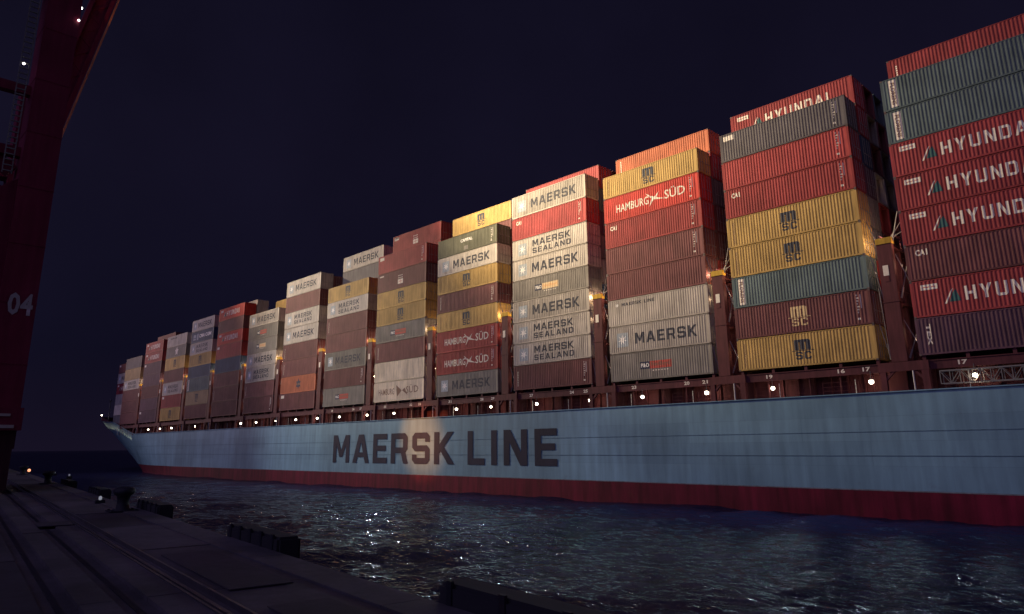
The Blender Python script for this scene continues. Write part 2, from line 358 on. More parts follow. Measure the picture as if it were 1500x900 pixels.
SHELL = {}; FRAME = {}; DOOR = {}; CAST = {}; ROD = {}
for hk, H in (('H', 2.896), ('S', 2.591)):
    b = MB(); zl, zt = .17, H - .07
    for side in (0, 1):
        for i in range(len(PP) - 1):
            (xa, da), (xb, db) = PP[i], PP[i + 1]
            if side == 0: b.quad((xa, da, zl), (xb, db, zl), (xb, db, zt), (xa, da, zt))
            else: b.quad((xb, CW - db, zl), (xa, CW - da, zl), (xa, CW - da, zt), (xb, CW - db, zt))
    n = 8; y = .16; st = (CW - .32) / n       # corrugated blank end (left)
    for i in range(n):
        for (ya, da, yb, db) in ((y, .01, y + st * .3, .01), (y + st * .3, .01, y + st * .5, .05), (y + st * .5, .05, y + st * .8, .05), (y + st * .8, .05, y + st, .01)):
            b.quad((da, yb, zl), (da, ya, zl), (da, ya, zt), (da, yb, zt)) if False else b.quad((db, yb, zl), (da, ya, zl), (da, ya, zt), (db, yb, zt))
        y += st
    b.quad((.1, .1, H - .02), (CL - .1, .1, H - .02), (CL - .1, CW - .1, H - .02), (.1, CW - .1, H - .02))
    b.quad((.1, CW - .1, .12), (CL - .1, CW - .1, .12), (CL - .1, .1, .12), (.1, .1, .12))
    SHELL[hk] = b.mesh('shell')
    b = MB()
    for x0 in (0, CL - .16):
        for y0 in (0, CW - .16): b.box(x0, x0 + .16, y0, y0 + .16, .12, H - .12)
    for y0 in (0, CW - .1):
        b.box(.18, CL - .18, y0, y0 + .1, H - .085, H - .012); b.box(.18, CL - .18, y0, y0 + .1, .03, .165)
    for x0 in (0.01, CL - .11):
        b.box(x0, x0 + .1, .18, CW - .18, H - .12, H - .01); b.box(x0, x0 + .1, .18, CW - .18, .02, .16)
    FRAME[hk] = b.mesh('frame')
    b = MB()
    for x0 in (-.004, CL - .174):
        for y0 in (-.004, CW - .158):
            for z0 in (0, H - .118): b.box(x0, x0 + .178, y0, y0 + .162, z0, z0 + .118)
    CAST[hk] = b.mesh('corner_casting')
    b = MB(); w = (CW - .32) / 2 - .01
    b.box(-.05, 0, 0, w, 0, H - .3)
    for z in (.25, .95, 1.65, H - .55): b.box(0, .02, .05, w - .05, z, z + .12)
    DOOR[hk] = b.mesh('door')
    b = MB(); b.tube((.045, 0, -.02), (.045, 0, H - .28), .02, 6)
    for z in (.15, 1.1, H - .5): b.box(.0, .07, -.04, .04, z, z + .05)
    b.box(.03, .07, 0, .32, 1.0, 1.04)
    ROD[hk] = b.mesh('lock_rod')
CASTM = painted('casting_steel', (.16, .12, .11))

def rects(name, rs):
    b = MB()
    for x0, x1, z0, z1 in rs: b.quad((x0, 0, z0), (x1, 0, z0), (x1, 0, z1), (x0, 0, z1))
    return b.mesh(name)
def star(cx, cz, r, r2, n=7):
    return [(cx + (r if i % 2 == 0 else r2) * math.sin(math.pi * i / n), cz + (r if i % 2 == 0 else r2) * math.cos(math.pi * i / n)) for i in range(2 * n)]
def flat(me):  # XY outline -> XZ
    for v in me.vertices: v.co = (v.co.x, 0, v.co.y)
    return me
def T(txt, x0, x1, z0, z1, bold=.0, sp=1.0): return fit_mesh(text_mesh('t', txt, bold, sp), x0, x1, z0, z1)
def Bk(txt, x0, x1, z0, z1, gap=.2): return fit_mesh(poly_mesh('t', block_contours(txt, gap)), x0, x1, z0, z1)
def vtext(txt, x0, x1, z0, z1, bold=.0):
    me = text_mesh('t', txt, bold)
    for v in me.vertices: v.co = (-v.co.y, v.co.x, 0) if False else (v.co.y, -v.co.x, 0)
    return fit_mesh(me, x0, x1, z0, z1)
def msc(H):
    c = H / 2 - .02; x = 6.1
    return join_meshes('lettering', [Bk('m', x - .72, x + .72, c - .02, c + .88), rects('r', [(x - .95, x + 1.0, c - .11, c - .05)]), Bk('SC', x - .66, x + .72, c - .84, c - .17, .22)])
PR = {}   # prints: code -> function(H) -> list of (part name, mesh, material)
def emblem(H, x=1.75, r=.62):
    c = H / 2 - .03
    return [('emblem_panel', decal(rects('emblem_panel', [(x - .72, x + .72, c - .74, c + .74)])), BLUP, -.0),
            ('star_emblem', decal(flat(poly_mesh('star_emblem', [star(x, c, r, r * .36)]))), SILV, -.006)]
PR['M'] = lambda H: emblem(H) + [('lettering', decal(Bk('MAERSK', 3.35, 10.75, H / 2 - .58, H / 2 + .56)), INK, 0)]
PR['S'] = lambda H: emblem(H) + [('lettering', decal(join_meshes('lettering', [Bk('MAERSK', 3.5, 9.7, H / 2 + .02, H / 2 + .84), Bk('SEALAND', 3.5, 9.7, H / 2 - .86, H / 2 - .2, .26)])), INK, 0)]
PR['Q'] = lambda H: [('star_emblem', decal(flat(poly_mesh('star_emblem', [star(1.2, H - .62, .26, .1)]))), SILV, 0), ('lettering', decal(Bk('MAERSK LINE', 1.8, 6.0, H - .78, H - .44)), INK, 0)]
PR['C'] = lambda H: [('lettering', decal(msc(H)), INK, 0), ('side_marking', decal(vtext('MEDITERRANEAN', .6, .78, .35, H - .45)), BROWN, 0)]
PR['c'] = lambda H: [('lettering', decal(msc(H)), YELL, 0)]
def hyundai(H):
    c = H / 2 + .02
    tri = flat(poly_mesh('triangle_emblem', [[(2.6, c - .5), (3.4, c - .5), (3.12, c + .42), (2.9, c + .2)]]))
    sw = flat(poly_mesh('swoosh_emblem', [[(2.25, c - .62), (2.42, c - .6), (2.95, c + .5), (2.8, c + .38)]]))
    pl = rects('marking_plate', [(.75, 1.95, H - .78, H - .36)])
    return [('lettering', decal(Bk('HYUNDAI', 3.7, 9.9, c - .52, c + .55, .24)), WHT, 0), ('triangle_emblem', decal(tri), TEAL, 0), ('swoosh_emblem', decal(sw), WHT, 0),
            ('marking_plate', decal(pl), WHT, 0), ('plate_print', decal(rects('plate_print', [(.9, 1.4, H - .6, H - .54), (1.5, 1.8, H - .6, H - .54)])), REDP, -.006)]
PR['H'] = hyundai
def hs_emblem(c, x=6.6):
    # two curved sails crossing
    return flat(poly_mesh('sail_emblem', [[(x - .95, c + .75), (x - .1, c + .28), (x + .15, c + .12), (x + .75, c + .62), (x + .42, c + .02), (x + 1.5, c - .35), (x + .35, c - .2), (x + .05, c - .12), (x - .55, c - .85), (x - .2, c - .02), (x - .25, c + .12), (x - .62, c + .38)],
                                          [(x - .55, c + .52), (x - .3, c + .26), (x - .18, c + .32)]]))
PR['D'] = lambda H: [('lettering', decal(join_meshes('lettering', [T('HAMBURG', 1.7, 6.0, H / 2 - .48, H / 2 + .42, .01), T('SÜD', 8.0, 10.5, H / 2 - .45, H / 2 + .72, .01)])), WHT, 0), ('sail_emblem', decal(hs_emblem(H / 2)), WHT, -.004)]
PR['E'] = lambda H: [('lettering', decal(join_meshes('lettering', [T('HAMBURG', 1.2, 5.2, H / 2 - .48, H / 2 + .42, .005), T('SÜD', 8.0, 10.9, H / 2 - .45, H / 2 + .72, .005)])), BROWN, 0),
                     ('sail_emblem', decal(flat(poly_mesh('sail_emblem', [[(5.6, H / 2 + .85), (7.0, H / 2), (5.9, H / 2 - .85)], [(7.1, H / 2), (7.7, H / 2 + .35), (8.4, H / 2 - .7)]]))), BROWN, -.004)]
def pon(H, mt, tx):
    c = H / 2
    return [('navy_panel', decal(rects('navy_panel', [(3.8, 5.0, c - .38, c + .38)])), NAVP, 0), ('colour_panel', decal(rects('colour_panel', [(5.0, 7.6, c - .38, c + .38)])), mt, 0),
            ('lettering', decal(T('P&O', 3.92, 4.92, c - .2, c + .22, .03)), SILV, -.006), ('name_lettering', decal(T('Nedlloyd', 5.15, 7.45, c - .24, c + .26, .02)), tx, -.006),
            ('small_print', decal(rects('small_print', [(5.3 + i * .34, 5.5 + i * .34, c - .62, c - .53) for i in range(6)])), WHT, 0)]
PR['P'] = lambda H: pon(H, REDP, BROWN)
PR['O'] = lambda H: pon(H, plain('pale_gold_panel', (.75, .55, .3)) if 'pale_gold_panel' not in MATS else MATS['pale_gold_panel'], ORGP)
PR['A'] = lambda H: [('lettering', decal(join_meshes('lettering', [T('CA', .75, 1.45, H - .92, H - .42, .04), T('I', 1.52, 1.62, H - .92, H - .42, .04)])), WHT, 0)]
PR['F'] = lambda H: [('marking_plate', decal(rects('marking_plate', [(.62, 1.22, .26, H - .2)])), WHT, 0), ('lettering', decal(vtext('FLORENS', .74, 1.1, .45, H - .45, .03)), BROWN, -.006)]
PR['X'] = lambda H: [('lettering', decal(vtext('TEX', .75, 1.05, .75, H - .5, .04)), WHT, 0)]
PR['L'] = lambda H: [('lettering', decal(T('CAPITAL', 4.9, 7.3, H - 1.15, H - .7, .03)), SILV, 0), ('grey_patch', decal(rects('grey_patch', [(5.6, 6.4, .3, .85)])), CC['d'][0], 0)]
PR['Z'] = lambda H: [('marking_plate', decal(rects('marking_plate', [(5.3, 6.6, H / 2 - .75, H / 2 - .05)])), WHT, 0), ('small_print', decal(rects('small_print', [(5.35 + i * .3, 5.55 + i * .3, H / 2 + z, H / 2 + z + .14) for i in range(4) for z in (.1, .45)])), WHT, 0),
                     ('plate_print', decal(rects('plate_print', [(5.9, 5.98, H / 2 - .7, H / 2 - .1), (5.5, 6.4, H / 2 - .42, H / 2 - .36)])), REDP, -.006), ('top_mark', decal(rects('top_mark', [(.5, 1.6, H - .5, H - .3)])), WHT, 0)]
PR['T'] = lambda H: [('marking_plate', decal(rects('marking_plate', [(.4, 1.5, H - .75, H - .25)])), WHT, 0)]
PR['G'] = lambda H: [('lettering', decal(Bk('CMA CGM' if False else 'CMACCM', 3.4, 10.4, H / 2 - .4, H / 2 + .45, .3)), SILV, 0)] if False else [('lettering', decal(T('CMA CGM', 4.4, 10.9, H / 2 - .3, H / 2 + .5, .04)), SILV, 0), ('emblem_panel', decal(rects('emblem_panel', [(1.2, 2.6, H / 2 - .6, H / 2 - .25), (1.2, 2.6, H / 2 - .1, H / 2 + .6), (3.1, 4.0, H / 2 - .7, H / 2 + .7)])), BLUP, 0)]
PR['U'] = lambda H: [('emblem_patch', decal(flat(poly_mesh('emblem_patch', [star(6.4, H / 2, .95, .55, 6)]))), NAVP, 0), ('lettering', decal(T('CAI', 5.8, 7.0, H / 2 - .2, H / 2 + .2, .04)), BROWN, -.006)]
PR['B'] = lambda H: [('emblem_patch', decal(flat(poly_mesh('emblem_patch', [star(6.6, H / 2, 1.1, .6, 5)]))), WHT, 0)]
PR['V'] = lambda H: [('side_marking', decal(vtext('TRIU 840 271', .65, .85, .4, H - .35, .02) if False else rects('side_marking', [(.65, .78, z, z + .13) for z in [.5 + .2 * i for i in range(9)]])), WHT, 0)]
def marks(H):
    rs = [(11.35, 11.42, H - 1.5, H - .35)]
    for i in range(7):
        z = H - .45 - i * .24; rs.append((11.05, 11.05 + (.09, .18, .14)[i % 3], z, z + .12))
    rs.append((11.0, 11.22, .45, .62))
    return [('number_marking', decal(rects('number_marking', rs)), WHT, 0)]
PR['#'] = marks
WORD = {'M': 'with a star emblem and one line of large dark letters', 'S': 'with a star emblem and two lines of dark letters', 'Q': 'with a small star and small dark letters at its top corner',
        'C': 'with a dark stacked letter logo', 'c': 'with a pale yellow stacked letter logo', 'H': 'with large cream capitals and a triangle emblem', 'D': 'with thin cream capitals and a crossed sail emblem',
        'E': 'with brown capitals and a brown sail emblem', 'P': 'with a small navy and red name panel', 'O': 'with a small navy and gold name panel', 'A': 'with three small cream letters in its top corner',
        'F': 'with a white upright name plate at its left end', 'X': 'with three small upright letters at its left end', 'L': 'with a short white name near its top', 'Z': 'with a small white plate in the middle',
        'T': 'with a white plate in its top left corner', 'G': 'with pale capitals and a pale emblem block', 'U': 'with a small dark emblem in the middle', 'B': 'with a pale blotted emblem', 'V': 'with a pale upright marking at its left end',
        '': 'with a plain side', '#': 'with small pale number markings at its right end'}
PCACHE = {}
def prints(code, hk):
    k = (code, hk)
    if k not in PCACHE: PCACHE[k] = PR[code](2.896 if hk == 'H' else 2.591)
    return PCACHE[k]
ORD = ['', 'bottom', 'second', 'third', 'fourth', 'fifth', 'sixth', 'seventh', 'eighth', 'ninth']
BAYW = ['first', 'second', 'third', 'fourth', 'fifth', 'sixth', 'seventh', 'eighth', 'ninth', 'tenth', 'eleventh', 'twelfth', 'thirteenth', 'fourteenth', 'fifteenth']
ROWW = {1: 'outer', 2: 'second', 3: 'third', 4: 'fourth', 5: 'fifth'}
Y0 = 61.41; RP = 2.62; ZB = 12.05
def container(x, row, z, hk, col, code, bay, tier, ntier, full=True):
    H = 2.896 if hk == 'H' else 2.591; mat, word = CC[col]
    e = empty('container', (x + random.uniform(-.02, .02), Y0 + (row - 1) * RP + random.uniform(-.012, .012), z))
    codes = [c for c in code if c]
    main = codes[0] if codes else ''
    pos = 'top one of' if tier == ntier else ORD[tier] + ' from the bottom in' if tier > 1 else 'bottom one of'
    st = 'rightmost stack' if bay == 0 else BAYW[bay] + ' stack from the right'
    if row == 1: lab = f"{word} container {WORD[main]}, {pos} the {st}"
    else: lab = f"{word} container, {pos} the {ROWW[row]} row inboard of the {st}"
    # keep to sixteen words
    if len(lab.split()) > 16:
        short = {'M': 'with star and dark letters', 'S': 'with star and two-line dark letters', 'Q': 'with small star and letters', 'C': 'with dark stacked logo', 'c': 'with yellow stacked logo', 'H': 'with large cream capitals', 'D': 'with sail emblem', 'E': 'with brown sail emblem',
                 'P': 'with navy and red panel', 'O': 'with navy and gold panel', 'A': 'with three small letters', 'F': 'with upright white plate', 'X': 'with small upright letters', 'L': 'with short white name', 'Z': 'with white centre plate', 'T': 'with white corner plate',
                 'G': 'with pale capitals', 'U': 'with small dark emblem', 'B': 'with pale emblem', 'V': 'with upright pale marking', '': 'without lettering', '#': 'with small number markings'}
        pp = 'top' if tier == ntier else 'bottom' if tier == 1 else ORD[tier] + ' up'
        lab = f"{word} container {short[main]}, {pp} in {st}" if row == 1 else f"{word} container, {pp} in the {ROWW[row]} row inboard, {st}"
    if len(lab.split()) > 16: lab = lab.replace('rightmost stack', 'rightmost stack').replace(' small', '').replace(' upright', '').replace(' large', '')
    if len(lab.split()) > 16: lab = lab.replace('stack from the right', 'stack from right').replace(' and two-line', ', two-line')
    if len(lab.split()) > 16: lab = lab.replace('dull purple', 'purple').replace('grey teal', 'teal').replace('slate grey', 'slate').replace('bright red', 'red')
    tag(e, lab, 'container', 'shipping containers stacked on the deck of the ship')
    link('shell', SHELL[hk], e, mat=mat); link('frame', FRAME[hk], e, mat=mat)
    if full or row <= 2:
        link('corner_casting', CAST[hk], e, mat=CASTM)['kind'] = 'stuff'
        for k in (0, 1):
            w = (CW - .32) / 2
            d = link('door', DOOR[hk], e, (CL - .01, .165 + k * w, .15), mat=mat)
            if bay < 8:
                link('lock_rod', ROD[hk], d, (0, .3, 0), mat=STEEL); link('lock_rod', ROD[hk], d, (0, .75, 0), mat=STEEL)
    for c in codes:
        for nm, me, mt, dy in prints(c, hk):
            o = link(nm, me, e, (0, dy, 0), mat=mt)
            if nm in ('number_marking', 'small_print', 'side_marking', 'plate_print', 'lettering', 'name_lettering', 'emblem_panel'): o['kind'] = 'stuff'
    return e

# bottom to top: colour code + print codes; heights string bottom to top
BX = [-17.62, -32.82, -47.62, -62.42, -77.42, -92.32, -107.12, -122.12, -136.96, -152.08, -166.72, -181.66, -196.62, -211.22, -226.2]
STK = [
 ('HHHHHHHH', ['pX', 'hH', 'mA', 'hH', 'hH', 'hH', 'tF', 'tF']),
 ('HHHHHHHH', ['YC', 'mc#', 'tF', 'YC', 'YC', 'rA#', 'r#', 'n#T']),
 ('HHHHHHHS', ['dP', 'gM', 'gQ', 'm', 'm#', 'rA#', 'RD#', 'YC']),
 ('HSSSSSSHH', ['mV#', 'gS', 'gS', 'gM', 'dO', 'gM', 'gS', 'rA#', 'gM']),
 ('HHHSSSSS', ['dM', 'rD#', 'rD#', 'YC', 'mV#', 'YC', 'gM', 'GL#']),
 ('HHHSSSHH', ['wE', 'w', 'mV', 'dP', 'YC', 'YC', 'mZ', 'hT#']),
 ('HHHHHSS', ['dP', 'mB' , 'dM', 'm', 'mV', 'gS', 'YC']),
 ('HHHHHHHH', ['mT', 'oU', 'mV', 'mV', 'gM', 'gS', 'm', 'gM']),
 ('HHHSSSS', ['m#', 'mV', 'gS', 'gM', 'dO', 'dP', 'gM']),
 ('HHHHHSSS', ['m', 'mV', 'm', 'b', 'rT', 'RH', 'mV', 'RH']),
 ('HHHSSSSS', ['m', 'kC', 'tF', 'b', 'YC', 'gS', 'bG', 'gM']),
 ('HHHHHSS', ['YC', 'hT', 'gS', 'm', 'YC', 'dB', 'gQ']),
 ('HHHHHSS', ['pT', 'p', 'm', 'pV', 'pT', 'hH', 'hH']),
 ('HHHSHH', ['m', 'm', 'm', 'gS', 'k', 'n']),
]
STK[6][1][1] = 'm#'
ROW2 = {0: ('H' * 9, 'hV'), 1: ('H' * 9, 'hH'), 2: ('HHHHHHHHS', 'oV'), 3: ('H' * 9, 'h'), 4: ('HHHHHHHSS', 'YC'), 5: ('H' * 9, 'hZT'), 6: ('HHHHHHHSS', 'gM'),
        7: ('HHHHHHHS', 'm'), 8: ('HHHHSSS', 'd'), 9: ('HHHHHHHH', 'gT'), 10: ('HHHHHHS', 'm'), 11: ('HHHHHSS', 'n'), 12: ('HHHSSSSS', 'm'), 13: ('HHHHSS', 'm'), 14: ('HHHHHS', '')}
ROW2SUB = {6: {8: 'n'}, 5: {8: 'h'}, 0: {8: 'm'}}
rc = random.Random(11)
for b, (hs, cs) in enumerate(STK):
    z = ZB
    for i, h in enumerate(hs):
        container(BX[b], 1, z, h, cs[i][0], cs[i][1:], b, i + 1, len(hs)); z += 2.92 if h == 'H' else 2.62
for b, (hs, top) in ROW2.items():
    z = ZB; n = len(hs)
    for i, h in enumerate(hs):
        if b == 14: c = ['d', 'w', 'g', 'h', 'g', 'm'][i]; pc = ['', '', '', 'H', 'M', 'T'][i]
        elif i == n - 1: c, pc = top[0], top[1:]
        elif b in ROW2SUB and i + 1 in ROW2SUB[b]: c, pc = ROW2SUB[b][i + 1], ''
        else: c, pc = rc.choice('mmmrrggdnbpth'), ''
        container(BX[b], 2, z, h, c, pc, b, i + 1, n, full=False); z += 2.92 if h == 'H' else 2.62
for b, rows, n in ((1, (3, 4), 9), (2, (3,), 9), (3, (3,), 9), (8, (3,), 8)):
    for r in rows:
        z = ZB
        for i in range(n):
            h = 'S' if (i in (6, 7) and b == 8) or (b == 2 and i == 8) else 'H'
            last = b == 8 and i == n - 1
            if b != 8 or i >= 6: container(BX[b], r, z, h, 'Y' if last else rc.choice('mmmrrgdnbpt'), 'C' if last else '', b, i + 1, n, full=False)
            z += 2.92 if h == 'H' else 2.62

# ================================================================== the ship
ship = empty('container_ship', (-100, 90, 9.4))
tag(ship, 'huge container ship with pale blue hull and red waterline band, off the quay', 'ship')
OX, OY, OZ = 100, -90, -9.4
def sp(name, mb, mat, parent=None):
    """a part of the ship, given in world coordinates"""
    me = mb.mesh(name, mat) if isinstance(mb, MB) else mb
    o = link(name, me, parent or ship)
    if not isinstance(mb, MB): o.active_material = mat
    if parent is None or parent is ship: o.location = (OX, OY, OZ)
    return o
top = [(40, 61.3, 9.45), (0, 61.3, 9.45), (-20, 61.3, 9.45), (-50, 61.3, 9.45), (-80, 61.3, 9.45), (-120, 61.3, 9.45), (-150, 61.3, 9.45), (-175, 61.3, 9.45), (-190, 61.3, 9.45), (-197.5, 61.31, 9.45), (-200, 61.33, 9.8), (-204, 61.38, 10.5), (-210, 61.5, 11.6), (-216, 61.65, 12.75), (-220, 61.85, 13.0), (-228, 62.5, 13.4), (-237, 64.1, 13.8), (-246, 66.4, 14.2), (-254, 69.6, 14.5), (-262, 75, 14.7), (-268, 82, 14.8), (-271, 90, 14.9)]
wl = [(40, 61.3), (0, 61.3), (-20, 61.3), (-50, 61.3), (-80, 61.3), (-118, 61.3), (-142, 61.3), (-160, 61.45), (-170, 61.8), (-177, 62.3), (-182, 62.7), (-187, 63.2), (-192, 63.9), (-197, 64.8), (-201, 65.6), (-206, 66.9), (-211, 68.5), (-216, 70.3), (-222, 73.2), (-229, 77.5), (-235, 83), (-238, 90)]
zl = [-3, -.6, 1.0, 1.95, 1.98, 3.2, 4.55, 6.4, 8.0]
def hp(i, t):
    a, b_ = wl[i], top[i]; k = max(0, t)
    k2 = k ** 1.12
    return (a[0] + (b_[0] - a[0]) * k2, a[1] + (b_[1] - a[1]) * k2, b_[2] * t if t > 0 else t)
def hull_rows(ts_of, name, mat, parent=None):
    """strip mesh from a list of t rows per station, both sides of the ship"""
    b = MB(); n = len(top)
    for mirror in (0, 1):
        base = len(b.v); m_ = len(ts_of(0))
        for i in range(n):
            for t_ in ts_of(i):
                x, y, z = hp(i, t_)
                b.v.append((x, 180 - y if mirror else y, z))
        for i in range(n - 1):
            for j in range(m_ - 1):
                a = base + i * m_ + j; q = (a, a + m_, a + m_ + 1, a + 1)
                b.f.append(q if mirror else q[::-1])
    o = sp(name, b, mat)
    for pl in o.data.polygons: pl.use_smooth = True
    return o
hull_rows(lambda i: [1.98 / top[i][2]] + [(1.98 + (top[i][2] - 1.98) * k / 12) / top[i][2] for k in range(1, 13)], 'hull', HULLBLUE)
hull_rows(lambda i: [-3, -.6] + [1.955 * k / 4 / top[i][2] for k in (0, 1, 2, 3, 4)], 'red_waterline_band', HULLRED)
for zz in (6.4, 4.55):
    b = MB(); n = len(top)
    for i in range(n - 1):
        q = []
        for k, dz in ((i, 0), (i + 1, 0), (i + 1, .05), (i, .05)):
            x, y, z = hp(k, (zz + dz) / top[k][2]); q.append((x, y - .025, z))
        b.quad(*q); b.quad(q[3], q[2], (q[2][0], q[2][1] + .05, q[2][2]), (q[3][0], q[3][1] + .05, q[3][2])); b.quad((q[0][0], q[0][1] + .05, q[0][2]), (q[1][0], q[1][1] + .05, q[1][2]), q[1], q[0])
    sp('plate_seam', b, painted('seam_paint', (.12, .21, .26)) if 'seam_paint' not in MATS else MATS['seam_paint'])
b = MB()   # pale draught line over the red band
for i in range(8):
    x0, y0, z0 = hp(i, 1.96 / top[i][2]); x1, y1, z1 = hp(i + 1, 1.96 / top[i + 1][2])
    b.quad((x0, y0 - .012, 1.93), (x1, y1 - .012, 1.93), (x1, y1 - .012, 2.02), (x0, y0 - .012, 2.02))
sp('boot_line', b, painted('boot_line_paint', (.26, .27, .30)))
b = MB()   # deck sheet
for i in range(len(top) - 1):
    zA = min(top[i][2], 9.45 + max(0, top[i][2] - 9.45)) - .35; zB = top[i + 1][2] - .35
    b.quad((top[i][0], top[i][1] + .05, zA), (top[i][0], 180 - top[i][1] - .05, zA), (top[i + 1][0], 180 - top[i + 1][1] - .05, zB), (top[i + 1][0], top[i + 1][1] + .05, zB))
sp('deck', b, SHIPRED2)
b = MB()   # gunwale cap
for i in range(1, 9): b.beam(top[i][:3], top[i + 1][:3], .22, .08)
sp('gunwale', b, HULLBLUE)
# raised dark bow rail plating and bow railing
b = MB()
for i in range(14, len(top) - 1):
    (xa, ya, za), (xb, yb, zb) = top[i], top[i + 1]
    k0 = min(1, (i - 14) / 2.); k1 = min(1, (i - 13) / 2.)
    b.quad((xb, yb + .05, zb - .05), (xa, ya + .05, za - .05), (xa, ya + .05, za + 1.15 * k0), (xb, yb + .05, zb + 1.15 * k1))
    b.quad((xa, ya + .17, za - .05), (xb, yb + .17, zb - .05), (xb, yb + .17, zb + 1.15 * k1), (xa, ya + .17, za + 1.15 * k0))
    b.quad((xa, ya + .05, za + 1.15 * k0), (xa, ya + .17, za + 1.15 * k0), (xb, yb + .17, zb + 1.15 * k1), (xb, yb + .05, zb + 1.15 * k1))
sp('bow_bulwark', b, SHIPRED2)
b = MB(); b.box(-231, -230.7, 66, 114, 14.3, 16.6)
for k in range(9): b.beam((-230.9, 66 + k * 5.5, 14), (-227, 66 + k * 5.5, 14), .2)
sp('breakwater', b, SHIPRED2)
b = MB(); b.tube((-239.8, 66.6, 14.2), (-239.8, 66.6, 20.4), .16); b.beam((-239.8, 66.2, 19.8), (-239.8, 67.1, 19.8), .3)
b.tube((-240, 66.8, 16.3), (-231, 64.9, 16.3), .04); sp('bow_post', b, GREYM)

# hull name, one raised plate letter each
HLP = painted('hull_lettering_paint', (.028, .026, .048), rust=.15, dirt=.3, rnd=0, scale=.4)
for txt, xa, xb, gap in (('MAERSK', -102.9, -73.3, .2), ('LINE', -70.7, -55.5, .25)):
    tot = sum(GL[c][0] for c in txt) + gap * (len(txt) - 1); px = 0; k_ = (xb - xa) / tot
    for ch in txt:
        wd = GL[ch][0]
        me = fit_mesh(poly_mesh('hull_letter', GL[ch][1]), xa + px * k_, xa + (px + wd) * k_, 3.38, 7.5)
        bm = bmesh.new(); bm.from_mesh(me)
        r = bmesh.ops.extrude_face_region(bm, geom=bm.faces[:])
        for v in r['geom']:
            if isinstance(v, bmesh.types.BMVert): v.co.y -= .012
        bmesh.ops.recalc_face_normals(bm, faces=bm.faces); bm.to_mesh(me); bm.free()
        for v in me.vertices: v.co.y += 61.262
        sp('hull_letter', me, HLP); px += wd + gap

# structure between deck and containers, one set per bay
b_rail = None
def num(txt, x, z, h, parent, y):
    me = fit_mesh(text_mesh('bay_number', txt, .03), x - .3, x + .3, z, z + h)
    for v in me.vertices: v.co.y = y
    o = link('bay_number', me, parent); o.active_material = WHT; return o
hb = empty('hatch_coaming', (OX, OY, OZ), parent=ship)
for i, x in enumerate(BX[:14]):
    b = MB(); b.box(x - 1.3, x + CL + 1.3, 63.4, 63.6, 9.1, 11.95)
    for k in range(9): b.box(x + .3 + k * 1.42, x + .42 + k * 1.42, 63.15, 63.4, 9.1, 11.4)
    b.box(x - .4, x + CL + .4, 63.2, 63.4, 11.4, 11.6)
    link('coaming_wall', b.mesh('coaming_wall', SHIPRED), hb)
    b = MB(); b.box(x + .1, x + CL - .1, 61.55, 61.75, 11.0, 11.62); b.box(x + .1, x + CL - .1, 61.5, 63.2, 11.62, 11.70)
    for k in range(5): b.box(x + .15 + k * 2.95, x + .4 + k * 2.95, 61.5, 61.8, 11.7, 12.04)
    link('container_girder', b.mesh('container_girder', SHIPRED2), hb)
    for k, xx in enumerate((x + .5, x + 2.6, x + 6.3, x + 8.9, x + 11.5)):
        b = MB(); b.tube((xx, 61.7, 9.2), (xx, 61.7, 11.0), .05 if k % 2 else .035, 6)
        link('stanchion', b.mesh('stanchion', SHIPRED), hb)
    for xx, zz, rr_ in ((x - .62, 11.7, .06), (x + 3.1 + .7 * math.sin(i * 2.1), 10.7, .03), (x + 9.3 + .9 * math.sin(i * 1.3), 10.6, .03)):
        b = MB(); b.tube((xx, 61.40, 9.4), (xx, 61.40, zz), rr_, 6); link('vent_pipe', b.mesh('vent_pipe', WPIPE), hb)
    for k in (0, 1):
        b = MB(); r0 = x + 1.5 + 6 * k
        for z in (9.75, 10.1, 10.45): b.tube((r0, 61.36, z), (r0 + 4.4, 61.36, z), .014, 5)
        for q in range(4): b.tube((r0 + q * 1.46, 61.36, 9.4), (r0 + q * 1.46, 61.36, 10.46), .018, 5)
        link('guard_rail', b.mesh('guard_rail', SHIPRED), hb)
    if i < 7:
        n0 = 12 + i * 4
        for k, xx in enumerate((x + 2.8, x + 9.1, x + 11.1)):
            num(str(n0 + [3, 0, 1][k] - (0 if i else 0)) if i else str([15, 14, 13][k] + 2), xx, 11.2, .34, hb, 61.54)

